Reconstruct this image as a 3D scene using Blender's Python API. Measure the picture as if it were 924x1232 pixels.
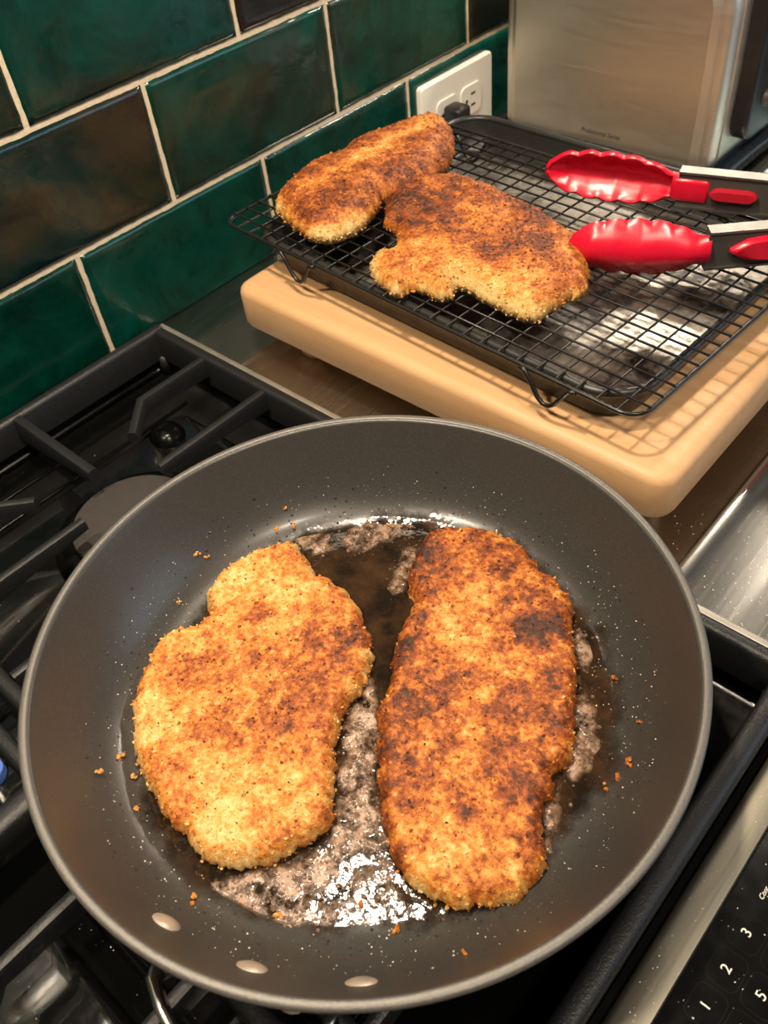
import bpy, bmesh, math, random
import numpy as np
from mathutils import Vector, Matrix

for o in list(bpy.data.objects): bpy.data.objects.remove(o)
S = bpy.context.scene
COL = S.collection
PI = math.pi

# ------------------------------------------------------------------ camera, world, lights, exposure
# world frame: wall plane x=0 (x grows towards the cook), y runs along the wall, z=0 is the worktop level
cam_d = bpy.data.cameras.new('camera'); cam = bpy.data.objects.new('camera', cam_d); COL.objects.link(cam)
cam_d.sensor_fit = 'VERTICAL'; cam_d.sensor_height = 32.0; cam_d.sensor_width = 24.0
cam_d.lens = 1039.31 / 1232 * 32.0
cam_d.clip_start = 0.01
right = Vector((0.74740046, 0.65848336, -0.08827351))
up = Vector((-0.43377264, 0.58429359, 0.68588796))
fwd = Vector((-0.50322346, 0.47434234, -0.72233337))
m = Matrix((right, up, -fwd)).transposed().to_4x4(); m.translation = Vector((0.56998, -0.30615, 0.39645))
cam.matrix_world = m
cam_d.dof.use_dof = True; cam_d.dof.focus_distance = 0.47; cam_d.dof.aperture_fstop = 14
S.camera = cam

w = bpy.data.worlds.new('kitchen_ambient'); S.world = w; w.use_nodes = True
bg = w.node_tree.nodes['Background']; bg.inputs[0].default_value = (1.0, 0.86, 0.70, 1); bg.inputs[1].default_value = 0.11

def lamp(name, loc, power, radius, col, aim=None, spread=180):
    d = bpy.data.lights.new(name, 'AREA'); d.shape = 'DISK'; d.size = radius * 2; d.energy = power; d.color = col
    d.spread = math.radians(spread)
    o = bpy.data.objects.new(name, d); COL.objects.link(o); o.location = loc
    if aim is not None:
        o.rotation_euler = (Vector(aim) - Vector(loc)).to_track_quat('-Z', 'Y').to_euler()
    return o
WARM = (1.0, 0.83, 0.62)
lamp('hood_lamp', (0.235, -0.10, 0.76), 5.9, 0.024, WARM)                 # the cooker hood's two spots
lamp('hood_lamp', (0.235, -0.42, 0.76), 4.8, 0.028, WARM)
lamp('cabinet_lamp', (0.07, 0.80, 0.56), 4.0, 0.035, (1.0, 0.88, 0.72)); lamp('cabinet_lamp', (0.31, 0.72, 0.56), 3.0, 0.035, (1.0, 0.88, 0.72))   # under the wall cabinet beyond the hood
lamp('added_fill_lamp', (1.15, -0.35, 1.50), 18.0, 0.10, (1.0, 0.84, 0.66))   # added overhead fill, stands for no known lamp
lamp('added_cool_light', (1.7, 1.0, 0.75), 8.0, 0.6, (0.66, 0.82, 1.0), aim=(0.3, -0.1, 0.0))       # added cool light from the far end, its source unseen
S.view_settings.view_transform = 'Standard'; S.view_settings.look = 'None'
S.view_settings.gamma = 1.0; S.view_settings.use_curve_mapping = False
S.view_settings.exposure = 0.0

# ------------------------------------------------------------------ helpers: objects
def obj(name, me, mat, parent=None, loc=None, rz=0.0, smooth=True):
    if isinstance(me, bmesh.types.BMesh):
        b = me; me = bpy.data.meshes.new(name); b.to_mesh(me); b.free()
    o = bpy.data.objects.new(name, me); COL.objects.link(o)
    if mat is not None and len(me.materials) == 0: me.materials.append(mat)
    if smooth: me.polygons.foreach_set('use_smooth', [True] * len(me.polygons))
    if parent: o.parent = parent
    if loc is not None: o.location = loc
    if rz: o.rotation_euler = (0, 0, rz)
    return o
def tag(o, label=None, cat=None, group=None, kind=None):
    if label: o['label'] = label
    if cat: o['category'] = cat
    if group: o['group'] = group
    if kind: o['kind'] = kind
    return o
def thing(name, label, cat, loc=(0, 0, 0), rz=0.0, group=None, kind=None):
    o = bpy.data.objects.new(name, None); COL.objects.link(o); o.empty_display_size = 0.02
    o.location = loc; o.rotation_euler = (0, 0, rz)
    return tag(o, label, cat, group, kind)
def sharp(o, ang=35):
    me = o.data; b = bmesh.new(); b.from_mesh(me); a = math.radians(ang)
    for e in b.edges:
        if len(e.link_faces) == 2 and e.calc_face_angle(0) > a: e.smooth = False
    b.to_mesh(me); b.free(); return o
# ------------------------------------------------------------------ helpers: shapes
def box(b, x0, x1, y0, y1, z0, z1, bev=0.0, seg=2):
    r = bmesh.ops.create_cube(b, size=1.0)
    vs = r['verts']
    for v in vs:
        v.co = Vector((x0 + (v.co.x + .5) * (x1 - x0), y0 + (v.co.y + .5) * (y1 - y0), z0 + (v.co.z + .5) * (z1 - z0)))
    if bev > 0:
        es = list({e for v in vs for e in v.link_edges})
        bmesh.ops.bevel(b, geom=es, offset=bev, segments=seg, affect='EDGES', profile=.5)
    return b
def boxm(*a, **k): return box(bmesh.new(), *a, **k)
def tube(b, pts, rad, n=8, closed=False, caps=True):
    P = [Vector(p) for p in pts]; N = len(P); rings = []
    R = rad if hasattr(rad, '__len__') else [rad] * N
    prev = None
    for i in range(N):
        t = (P[(i + 1) % N] - P[i - 1]) if closed else (P[min(i + 1, N - 1)] - P[max(i - 1, 0)])
        t.normalize()
        if prev is None:
            a = Vector((0, 0, 1)) if abs(t.z) < .9 else Vector((1, 0, 0)); u = t.cross(a).normalized()
        else:
            u = (prev - t * prev.dot(t)).normalized()
        prev = u; v = t.cross(u)
        rings.append([b.verts.new(P[i] + (u * math.cos(2 * PI * k / n) + v * math.sin(2 * PI * k / n)) * R[i]) for k in range(n)])
    for i in range(N if closed else N - 1):
        A, B = rings[i], rings[(i + 1) % N]
        for k in range(n): b.faces.new((A[k], A[(k + 1) % n], B[(k + 1) % n], B[k]))
    if not closed and caps:
        b.faces.new(rings[0][::-1]); b.faces.new(rings[-1])
    return b
def lathe(b, prof, n=64, c=(0, 0, 0)):
    rings = []
    for r, z in prof:
        if r < 1e-6: rings.append([b.verts.new((c[0], c[1], c[2] + z))])
        else: rings.append([b.verts.new((c[0] + r * math.cos(2 * PI * k / n), c[1] + r * math.sin(2 * PI * k / n), c[2] + z)) for k in range(n)])
    for A, B in zip(rings, rings[1:]):
        for k in range(n):
            k2 = (k + 1) % n
            if len(A) == 1 and len(B) == 1: continue
            if len(A) == 1: b.faces.new((A[0], B[k], B[k2]))
            elif len(B) == 1: b.faces.new((A[k], B[0], A[k2]))
            else: b.faces.new((A[k], B[k], B[k2], A[k2]))
    return b
def rrect(x0, x1, y0, y1, r, n=6):
    out = []
    for cx, cy, a in ((x1 - r, y1 - r, 0), (x0 + r, y1 - r, PI / 2), (x0 + r, y0 + r, PI), (x1 - r, y0 + r, 1.5 * PI)):
        for k in range(n + 1):
            t = a + k / n * PI / 2; out.append((cx + r * math.cos(t), cy + r * math.sin(t)))
    return out
def loft(b, loops, cap0=True, cap1=True):
    R = [[b.verts.new(p) for p in L] for L in loops]; n = len(R[0])
    for A, B in zip(R, R[1:]):
        for k in range(n): b.faces.new((A[k], A[(k + 1) % n], B[(k + 1) % n], B[k]))
    if cap0: b.faces.new(R[0][::-1])
    if cap1: b.faces.new(R[-1])
    return b
def normals(b): bmesh.ops.recalc_face_normals(b, faces=b.faces); return b
# numpy value noise
def vnoise(x, y, z, seed=0):
    xi, yi, zi = np.floor(x).astype(np.int64), np.floor(y).astype(np.int64), np.floor(z).astype(np.int64)
    fx, fy, fz = x - xi, y - yi, z - zi
    fx, fy, fz = [f * f * (3 - 2 * f) for f in (fx, fy, fz)]
    def h(a, c, d):
        v = (a * 374761393 + c * 668265263 + d * 2147483647 + seed * 974634777) & 0xffffffff
        v = ((v ^ (v >> 13)) * 1274126177) & 0xffffffff
        v = ((v ^ (v >> 16)) * 2246822519) & 0xffffffff
        return ((v ^ (v >> 15)) & 0xffff) / 65535.0
    r = 0
    for a in (0, 1):
        for c in (0, 1):
            for d in (0, 1):
                r = r + h(xi + a, yi + c, zi + d) * (fx if a else 1 - fx) * (fy if c else 1 - fy) * (fz if d else 1 - fz)
    return r * 2 - 1
def fbm(x, y, z, sc, octv=3, seed=0):
    r = 0; a = 1.0; t = 0
    for k in range(octv):
        r = r + a * vnoise(x * sc, y * sc, z * sc, seed + k * 17); t += a; a *= .5; sc *= 2.03
    return r / t

# ------------------------------------------------------------------ helpers: materials
def newmat(name):
    M = bpy.data.materials.new(name); M.use_nodes = True; nt = M.node_tree
    return M, nt, nt.nodes['Principled BSDF']
def setp(p, **k):
    names = {'col': 'Base Color', 'rough': 'Roughness', 'metal': 'Metallic', 'spec': 'Specular IOR Level', 'coat': 'Coat Weight', 'coatr': 'Coat Roughness', 'aniso': 'Anisotropic', 'trans': 'Transmission Weight', 'ior': 'IOR', 'sss': 'Subsurface Weight', 'alpha': 'Alpha'}
    for a, v in k.items():
        p.inputs[names[a]].default_value = (*v, 1) if a == 'col' else v
def node(nt, t, **k):
    n = nt.nodes.new(t)
    for a, v in k.items():
        if a in n.inputs.keys() if hasattr(n.inputs, 'keys') else False: n.inputs[a].default_value = v
        else: setattr(n, a, v)
    return n
def coords(nt, scale=(1, 1, 1), kind='Object'):
    tc = nt.nodes.new('ShaderNodeTexCoord'); mp = nt.nodes.new('ShaderNodeMapping'); mp.inputs['Scale'].default_value = scale
    nt.links.new(tc.outputs[kind], mp.inputs['Vector']); return mp.outputs[0]
def noise(nt, vec, scale, detail=3, rough=.55, dist=0.0):
    n = nt.nodes.new('ShaderNodeTexNoise'); n.inputs['Scale'].default_value = scale; n.inputs['Detail'].default_value = detail
    n.inputs['Roughness'].default_value = rough; n.inputs['Distortion'].default_value = dist
    nt.links.new(vec, n.inputs['Vector']); return n.outputs['Fac']
def ramp(nt, fac, stops, interp='LINEAR'):
    r = nt.nodes.new('ShaderNodeValToRGB'); r.color_ramp.interpolation = interp; e = r.color_ramp.elements
    while len(e) < len(stops): e.new(.5)
    for q, (p, c) in zip(e, stops):
        q.position = p; q.color = (c, c, c, 1) if not hasattr(c, '__len__') else (*c, 1)
    nt.links.new(fac, r.inputs[0]); return r.outputs[0]
def mix(nt, fac, a, b, mode='MIX'):
    n = nt.nodes.new('ShaderNodeMix'); n.data_type = 'RGBA'; n.blend_type = mode
    for s, v in ((0, fac), (6, a), (7, b)):
        if hasattr(v, 'links') or isinstance(v, bpy.types.NodeSocket): nt.links.new(v, n.inputs[s])
        else: n.inputs[s].default_value = v if s == 0 else (*v, 1)
    return n.outputs[2]
def math_n(nt, op, a, b):
    n = nt.nodes.new('ShaderNodeMath'); n.operation = op
    for s, v in ((0, a), (1, b)):
        if isinstance(v, bpy.types.NodeSocket): nt.links.new(v, n.inputs[s])
        else: n.inputs[s].default_value = v
    return n.outputs[0]
def bump(nt, p, h, strength, dist=.001):
    n = nt.nodes.new('ShaderNodeBump'); n.inputs['Strength'].default_value = strength; n.inputs['Distance'].default_value = dist
    nt.links.new(h, n.inputs['Height']); nt.links.new(n.outputs[0], p.inputs['Normal'])
def plain(name, col, rough=.5, metal=0.0, bscale=None, bstr=.2, var=0.0, **k):
    M, nt, p = newmat(name); setp(p, col=col, rough=rough, metal=metal, **k)
    v = coords(nt)
    f = noise(nt, v, bscale or 120.0)
    if var:
        nt.links.new(mix(nt, f, tuple(c * (1 - var) for c in col), tuple(min(1, c * (1 + var)) for c in col)), p.inputs['Base Color'])
    nt.links.new(ramp(nt, f, [(.3, max(0, rough - .05)), (.7, min(1, rough + .05))]), p.inputs['Roughness'])
    if bscale: bump(nt, p, f, bstr, .0006)
    return M
def brushed(name, col, rough, streak, dirt=.25, metal=1.0):
    M, nt, p = newmat(name); setp(p, metal=metal)
    s = noise(nt, coords(nt, streak), 1.0, 4)
    c = noise(nt, coords(nt), 9.0, 4)
    nt.links.new(mix(nt, c, tuple(x * (1 - dirt) for x in col), col), p.inputs['Base Color'])
    r = math_n(nt, 'ADD', ramp(nt, s, [(.3, rough - .035), (.7, rough + .035)]), math_n(nt, 'MULTIPLY', c, .10))
    nt.links.new(r, p.inputs['Roughness'])
    return M
M = {}
# glazed tile: object colour gives the tile's own glaze, object alpha the amount of brown glaze in it
def tile_mat():
    mt, nt, p = newmat('green_glaze'); oi = nt.nodes.new('ShaderNodeObjectInfo')
    tc = nt.nodes.new('ShaderNodeTexCoord'); add = nt.nodes.new('ShaderNodeVectorMath'); add.operation = 'ADD'
    sc = nt.nodes.new('ShaderNodeVectorMath'); sc.operation = 'SCALE'; sc.inputs['Scale'].default_value = 7.3
    nt.links.new(oi.outputs['Location'], sc.inputs[0]); nt.links.new(tc.outputs['Object'], add.inputs[0]); nt.links.new(sc.outputs[0], add.inputs[1])
    v = add.outputs[0]
    n1 = noise(nt, v, 16, 6, .68, .6); n2 = noise(nt, v, 24, 5, .65, 1.0); n3 = noise(nt, v, 110, 4, .7)
    dark = mix(nt, 1.0, oi.outputs['Color'], (.30, .32, .34), 'MULTIPLY')
    lite = mix(nt, 1.0, oi.outputs['Color'], (1.0, .98, 1.05), 'MULTIPLY')
    c = mix(nt, ramp(nt, n1, [(.36, 0), (.66, 1)]), dark, lite)
    br = ramp(nt, n2, [(.28, (.020, .022, .008)), (.52, (.022, .020, .012)), (.75, (.007, .006, .005))])
    f = math_n(nt, 'MULTIPLY', oi.outputs['Alpha'], ramp(nt, noise(nt, v, 11, 3, .5, .8), [(.44, 0), (.58, 1)]))
    c = mix(nt, f, c, br)
    c = mix(nt, ramp(nt, n3, [(.68, 0), (.80, .5)]), c, (.06, .08, .055))
    nt.links.new(c, p.inputs['Base Color'])
    nt.links.new(ramp(nt, n2, [(.3, .10), (.7, .26)]), p.inputs['Roughness']); setp(p, spec=.5)
    h = math_n(nt, 'ADD', n1, math_n(nt, 'MULTIPLY', n3, .22)); bump(nt, p, h, .30, .0022)
    return mt
M['tile'] = tile_mat()
M['grout'] = plain('cream_grout', (.60, .50, .36), .9, bscale=420, bstr=.7, var=.22)
M['steel_counter'] = brushed('brushed_steel_worktop', (.52, .50, .46), .20, (420, 10, 60), .3, 1.0)
M['steel_strip'] = brushed('satin_steel', (.46, .42, .33), .38, (700, 20, 60), .2)
M['steel_bright'] = plain('polished_steel', (.70, .66, .60), .22, 1.0)
M['trim_steel'] = plain('satin_trim_steel', (.58, .53, .46), .45, .85)
M['steel_arm'] = plain('brushed_tong_steel', (.26, .25, .23), .5, 1.0)
M['toaster_steel'] = brushed('toaster_brushed_steel', (.80, .73, .63), .40, (25, 60, 300), .08)
M['enamel'] = plain('black_enamel', (.002, .002, .002), .22, spec=.16)
M['enamel_plate'] = plain('glossy_black_plate', (.004, .004, .004), .09, spec=.6)
M['iron'] = plain('cast_iron', (.010, .0105, .0115), .42, bscale=900, bstr=.45, var=.3, spec=.45)
M['cap'] = plain('matt_burner_cap', (.030, .025, .022), .8, var=.25)
M['glass_black'] = plain('black_control_glass', (.003, .003, .003), .25, spec=.2)
M['print_white'] = plain('white_print', (.70, .68, .62), .5)
M['print_grey'] = plain('grey_print', (.0085, .0085, .0085), .3, spec=.2)
M['white'] = plain('white_plastic', (.80, .77, .70), .35)
M['slot'] = plain('dark_slot', (.02, .02, .02), .6)
M['black_plastic'] = plain('black_plastic', (.010, .010, .011), .38)
M['grey_nylon'] = plain('grey_nylon', (.055, .052, .048), .42)
M['red'] = plain('red_silicone', (.60, .006, .030), .27, spec=.5)
M['red_dark'] = plain('red_rubber_inlay', (.42, .006, .020), .45)
M['wire'] = plain('black_wire', (.014, .013, .012), .32, .25)
M['navy'] = plain('blue_black_plinth', (.006, .010, .016), .25)
M['cyan'] = plain('pale_blue_film', (.45, .70, .76), .3)
M['cloth'] = plain('blue_cloth', (.09, .19, .62), .85, bscale=500, bstr=.5, var=.3)
M['salt'] = plain('salt_white', (.75, .72, .66), .35)
M['rivet'] = plain('rivet_aluminium', (.62, .54, .45), .42, .75, var=.15)
def nonstick():
    mt, nt, p = newmat('grey_nonstick'); v = coords(nt)
    sp = noise(nt, v, 1600, 2, .6); lo = noise(nt, v, 12, 3)
    c = mix(nt, ramp(nt, sp, [(.55, 0), (.72, 1)]), (.036, .034, .031), (.070, .066, .060))
    nt.links.new(c, p.inputs['Base Color']); setp(p, metal=.08, spec=.5, coatr=.16)
    sx = nt.nodes.new('ShaderNodeVectorMath'); sx.operation = 'MULTIPLY'; sx.inputs[1].default_value = (1, 1, 0); tc = nt.nodes.new('ShaderNodeTexCoord'); nt.links.new(tc.outputs['Object'], sx.inputs[0])
    ln = nt.nodes.new('ShaderNodeVectorMath'); ln.operation = 'LENGTH'; nt.links.new(sx.outputs[0], ln.inputs[0])
    gr = math_n(nt, 'MULTIPLY', math_n(nt, 'ADD', ln.outputs['Value'], math_n(nt, 'MULTIPLY', lo, .012)), 5.0)
    nt.links.new(ramp(nt, gr, [(.60, .7), (.67, 0.0)]), p.inputs['Coat Weight'])      # greasy film over the floor and the foot of the wall
    nt.links.new(ramp(nt, lo, [(.3, .30), (.7, .38)]), p.inputs['Roughness']); bump(nt, p, sp, .12, .0003); return mt
M['nonstick'] = nonstick()
M['pan_rim'] = plain('bare_anodised_rim', (.15, .142, .13), .5, .6, bscale=900, bstr=.3, var=.2)
def tray_mat():
    mt, nt, p = newmat('stained_dark_tray'); v = coords(nt)
    a = noise(nt, v, 22, 5, .65, .8); b_ = noise(nt, v, 90, 4, .7)
    f = ramp(nt, math_n(nt, 'ADD', math_n(nt, 'MULTIPLY', a, .7), math_n(nt, 'MULTIPLY', b_, .3)), [(.40, 0), (.56, 1)])
    nt.links.new(mix(nt, f, (.014, .010, .008), (.28, .25, .21)), p.inputs['Base Color'])
    nt.links.new(ramp(nt, f, [(0, .40), (1, .30)]), p.inputs['Roughness']); setp(p, metal=.55); bump(nt, p, b_, .25, .0006); return mt
M['tray'] = tray_mat()
M['tray_rim'] = plain('dark_tray_rim', (.026, .026, .025), .36, .2, var=.2)
def wood():
    mt, nt, p = newmat('maple_wood'); v = coords(nt, (9, 120, 60)); g = noise(nt, v, 1.0, 4, .6, .5)
    v2 = coords(nt, (60, 900, 400)); f = noise(nt, v2, 1.0, 2)
    v3 = coords(nt, (1.2, 24, 24)); s = noise(nt, v3, 1.0, 1)
    c = mix(nt, ramp(nt, g, [(.3, 0), (.72, 1)]), (.53, .305, .142), (.62, .40, .212))
    c = mix(nt, ramp(nt, s, [(.4, 0), (.6, .35)], 'EASE'), c, (.57, .32, .15))
    c = mix(nt, ramp(nt, f, [(.62, 0), (.8, .3)]), c, (.34, .17, .06))
    nt.links.new(c, p.inputs['Base Color']); setp(p, rough=.48, spec=.4); bump(nt, p, g, .08, .0005); return mt
M['wood'] = wood()
def crumb_mat():
    mt, nt, p = newmat('toasted_breadcrumbs'); at = nt.nodes.new('ShaderNodeAttribute'); at.attribute_name = 'toast'
    v = coords(nt); n1 = noise(nt, v, 420, 4, .65); n2 = noise(nt, v, 1500, 2, .6)
    t = math_n(nt, 'ADD', at.outputs['Fac'], math_n(nt, 'ADD', math_n(nt, 'MULTIPLY', math_n(nt, 'SUBTRACT', n1, .5), 1.0), math_n(nt, 'MULTIPLY', math_n(nt, 'SUBTRACT', n2, .5), .35)))
    c = ramp(nt, t, [(.0, (.70, .47, .19)), (.22, (.60, .305, .072)), (.42, (.50, .165, .022)), (.60, (.31, .072, .010)), (.80, (.125, .029, .007)), (1.0, (.040, .013, .006))])
    nt.links.new(c, p.inputs['Base Color']); setp(p, spec=.4)
    nt.links.new(ramp(nt, n1, [(.3, .36), (.7, .66)]), p.inputs['Roughness']); bump(nt, p, math_n(nt, 'ADD', n1, math_n(nt, 'MULTIPLY', n2, .5)), .8, .0010); return mt
M['crumb'] = crumb_mat()
M['herb'] = plain('dark_herb', (.030, .022, .008), .6)
M['pepper'] = plain('burnt_crumb', (.05, .022, .008), .6, var=.3)
def oil_mat():
    mt, nt, p = newmat('brown_frying_oil'); v = coords(nt); a = noise(nt, v, 60, 4, .6)
    nt.links.new(mix(nt, ramp(nt, a, [(.4, 0), (.65, 1)]), (.010, .006, .003), (.045, .022, .009)), p.inputs['Base Color'])
    setp(p, rough=.07, spec=.6); bump(nt, p, noise(nt, v, 160, 3, .6), .28, .0012)
    at = nt.nodes.new('ShaderNodeAttribute'); at.attribute_name = 'film'
    nt.links.new(ramp(nt, math_n(nt, 'ADD', at.outputs['Fac'], math_n(nt, 'MULTIPLY', math_n(nt, 'SUBTRACT', noise(nt, v, 130, 4, .65), .5), .9)), [(.15, 0), (.75, .92)]), p.inputs['Alpha'])   # the pool thins out to a clear film
    return mt
M['oil'] = oil_mat()
def foam_mat():
    mt, nt, p = newmat('fat_foam'); v = coords(nt); a = noise(nt, v, 260, 4, .65); b_ = noise(nt, v, 90, 4, .6)
    at = nt.nodes.new('ShaderNodeAttribute'); at.attribute_name = 'film'
    vo = nt.nodes.new('ShaderNodeTexVoronoi'); vo.inputs['Scale'].default_value = 1100; nt.links.new(v, vo.inputs['Vector'])
    c = mix(nt, ramp(nt, a, [(.35, 0), (.62, 1)]), (.15, .085, .05), (.34, .225, .155))
    c = mix(nt, ramp(nt, noise(nt, v, 420, 2), [(.60, 0), (.70, .6)]), c, (.45, .20, .06))
    nt.links.new(c, p.inputs['Base Color']); setp(p, rough=.16, spec=.6)
    al = math_n(nt, 'MULTIPLY', at.outputs['Fac'], ramp(nt, math_n(nt, 'ADD', math_n(nt, 'MULTIPLY', b_, .7), math_n(nt, 'MULTIPLY', a, .3)), [(.42, .0), (.56, .92)]))
    nt.links.new(al, p.inputs['Alpha'])                                  # a broken, half clear film of foam
    bump(nt, p, math_n(nt, 'SUBTRACT', a, math_n(nt, 'MULTIPLY', vo.outputs['Distance'], .5)), .35, .0010); return mt
M['foam'] = foam_mat()
def bubble_mat():
    mt, nt, p = newmat('fat_bubble'); setp(p, col=(.20, .115, .065), rough=.05, spec=.7)
    nt.links.new(mix(nt, noise(nt, coords(nt), 300), (.02, .012, .007), (.22, .135, .085)), p.inputs['Base Color']); return mt
M['bubble'] = bubble_mat()
M['painted_glint'] = plain('painted_fat_glint', (.50, .42, .33), .2, spec=.6)  # pale colour stands in for lamp glints on the fat
M['droplet'] = plain('clear_fat_droplet', (.030, .024, .018), .05, spec=.6)

rng = np.random.default_rng(7); random.seed(7)

# ================================================================== THE SETTING
# ---- tiled wall: grout bed with every tile a piece of its own
TL, TH, ZB, Y0 = 0.18845, 0.0915, 0.0866, 0.05084
wall = tag(obj('wall_left', boxm(-0.06, -0.0016, -1.0, 1.35, -0.05, 0.555), M['grout'], smooth=False), kind='structure')
def tile_mesh(seed):
    nx, nz = 44, 22; W_, H_ = TL - .0042, TH - .0042
    ys = np.linspace(-W_ / 2, W_ / 2, nx); zs = np.linspace(-H_ / 2, H_ / 2, nz)
    Y, Z = np.meshgrid(ys, zs, indexing='ij')
    ed = np.minimum(W_ / 2 - np.abs(Y), H_ / 2 - np.abs(Z))
    D = (.0011 * fbm(Y, Z, 0 * Y, 22, 2, seed) + .0004 * fbm(Y, Z, 0 * Y, 90, 2, seed + 5)) * np.clip(ed / .012, 0, 1) - .0011 * np.clip(1 - ed / .0035, 0, 1) ** 2
    jy = .0007 * fbm(Y, Z, 0 * Y + 3, 190, 2, seed + 9) * (ed < .004); jz = .0007 * fbm(Y, Z, 0 * Y + 7, 190, 2, seed + 11) * (ed < .004)
    vs = [(D[i, j], Y[i, j] + jy[i, j], Z[i, j] + jz[i, j]) for i in range(nx) for j in range(nz)]
    fs = [(i * nz + j, (i + 1) * nz + j, (i + 1) * nz + j + 1, i * nz + j + 1) for i in range(nx - 1) for j in range(nz - 1)]
    ring = [i * nz for i in range(nx)] + [(nx - 1) * nz + j for j in range(1, nz)] + [i * nz + nz - 1 for i in range(nx - 2, -1, -1)] + [j for j in range(nz - 2, 0, -1)]
    n0 = len(vs); vs += [(-.005, vs[k][1], vs[k][2]) for k in ring]
    L = len(ring)
    for k in range(L): fs.append((ring[k], n0 + k, n0 + (k + 1) % L, ring[(k + 1) % L]))
    me = bpy.data.meshes.new('tile'); me.from_pydata(vs, [], fs); me.update(); me.materials.append(M['tile']); return me
tms = [tile_mesh(s * 31 + 3) for s in range(5)]
special = {(1, -1): ((.004, .022, .020), 1.0), (1, 0): ((.002, .052, .034), .55), (1, 1): ((.004, .060, .034), .35), (1, 2): ((.004, .014, .011), .9),
           (2, 0): ((.012, .010, .008), 1.0), (2, -1): ((.002, .045, .033), .15), (2, -2): ((.001, .035, .025), .1),
           (0, -1): ((.002, .050, .034), .0), (0, -2): ((.001, .038, .024), 0.0), (0, 0): ((.002, .050, .034), 0.05), (0, 1): ((.003, .085, .058), 0.0)}
for r in range(6):
    for k in range(-6, 8):
        off = 0.0 if r % 2 else .5
        yc = Y0 + TL * (k + off + .5); zc = ZB + TH * (r - .5)
        if yc - TL / 2 < -1.01 or yc + TL / 2 > 1.36: continue
        o = obj('tile', tms[(r * 5 + k * 3) % 5], None, wall, (0, yc, zc))
        c, a = special.get((r, k), ((.002, .035 + .04 * random.random(), .025 + .025 * random.random()), random.choice((0, 0, .1, .6))))
        o.color = (*c, a)
# ---- kitchen floor far below the worktop
M['floor'] = plain('oak_floor', (.20, .12, .065), .5, bscale=30, bstr=.1, var=.3)
tag(obj('floor', boxm(-0.06, 2.4, -1.0, 1.35, -.97, -.93), M['floor'], smooth=False), kind='structure')
# ---- outlet on the wall
ol = thing('wall_outlet', 'white plastic power outlet plate on the green tiled wall', 'outlet', (0, .401, .039))
prof = rrect(-.057, .057, -.035, .035, .004, 4)
bm = bmesh.new(); loft(bm, [[(0, a, c) for a, c in prof], [(.0045, a, c) for a, c in prof], [(.0062, a * .975, c * .96) for a, c in prof]]); normals(bm)
sharp(obj('cover_plate', bm, M['white'], ol))
for s in (-1, 1):
    bm = bmesh.new(); pr = rrect(-.0165, .0165, -.0145, .0145, .007, 5)
    loft(bm, [[(.005, a + s * .0195, c) for a, c in pr], [(.0078, a + s * .0195, c) for a, c in pr]]); normals(bm)
    sk = sharp(obj('socket', bm, M['white'], ol))
    for dz in (-.0055, .0055):
        obj('slot', boxm(.0070, .0080, s * .0195 - .001, s * .0195 + .006, dz - .001, dz + .001), M['slot'], sk, smooth=False)
    b2 = bmesh.new(); lathe(b2, [(0, .0010), (.002, .0010), (.002, 0)], 12)
    for v in b2.verts: v.co = Vector((.0070 + v.co.z, s * .0195 - .008 + v.co.x, v.co.y))
    obj('ground_hole', b2, M['slot'], sk, smooth=False)
bm = bmesh.new(); lathe(bm, [(0, .0012), (.0022, .0008), (.003, 0)], 14)
for v in bm.verts: v.co = Vector((.0060 + v.co.z, v.co.x, v.co.y))
obj('screw', bm, M['steel_bright'], ol)

# ---- steel worktop beyond the cooktop: back ledge, sunken tray, front deck
wk = thing('steel_worktop', 'brushed stainless steel worktop with a sunken middle under the wooden board', 'worktop')
def strip(name, pts, y0, y1, mat, parent, drop=.03):
    b = bmesh.new()
    for (x0, z0), (x1, z1) in zip(pts, pts[1:]):
        b.faces.new([b.verts.new(q) for q in ((x0, y0, z0), (x1, y0, z1), (x1, y1, z1), (x0, y1, z0))])
    bmesh.ops.remove_doubles(b, verts=b.verts, dist=1e-6)
    r = bmesh.ops.extrude_face_region(b, geom=b.faces[:])
    for v in [g for g in r['geom'] if isinstance(g, bmesh.types.BMVert)]: v.co.z -= drop
    return sharp(obj(name, normals(b), mat, parent), 50)
strip('back_ledge', [(.0005, .000), (.044, .000), (.048, -.001), (.088, -.010)], .004, 1.25, M['steel_counter'], wk)
strip('sunken_top', [(.088, -.010), (.092, -.012), (.452, -.012), (.455, -.0115)], .004, 1.25, M['steel_counter'], wk)
strip('front_deck', [(.455, -.0115), (.4575, -.006), (.4595, -.0005), (.463, .0005), (.468, -.0015), (.473, -.003), (.500, -.003), (.70, -.003), (.705, -.006)], .004, 1.25, M['steel_counter'], wk)

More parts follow.
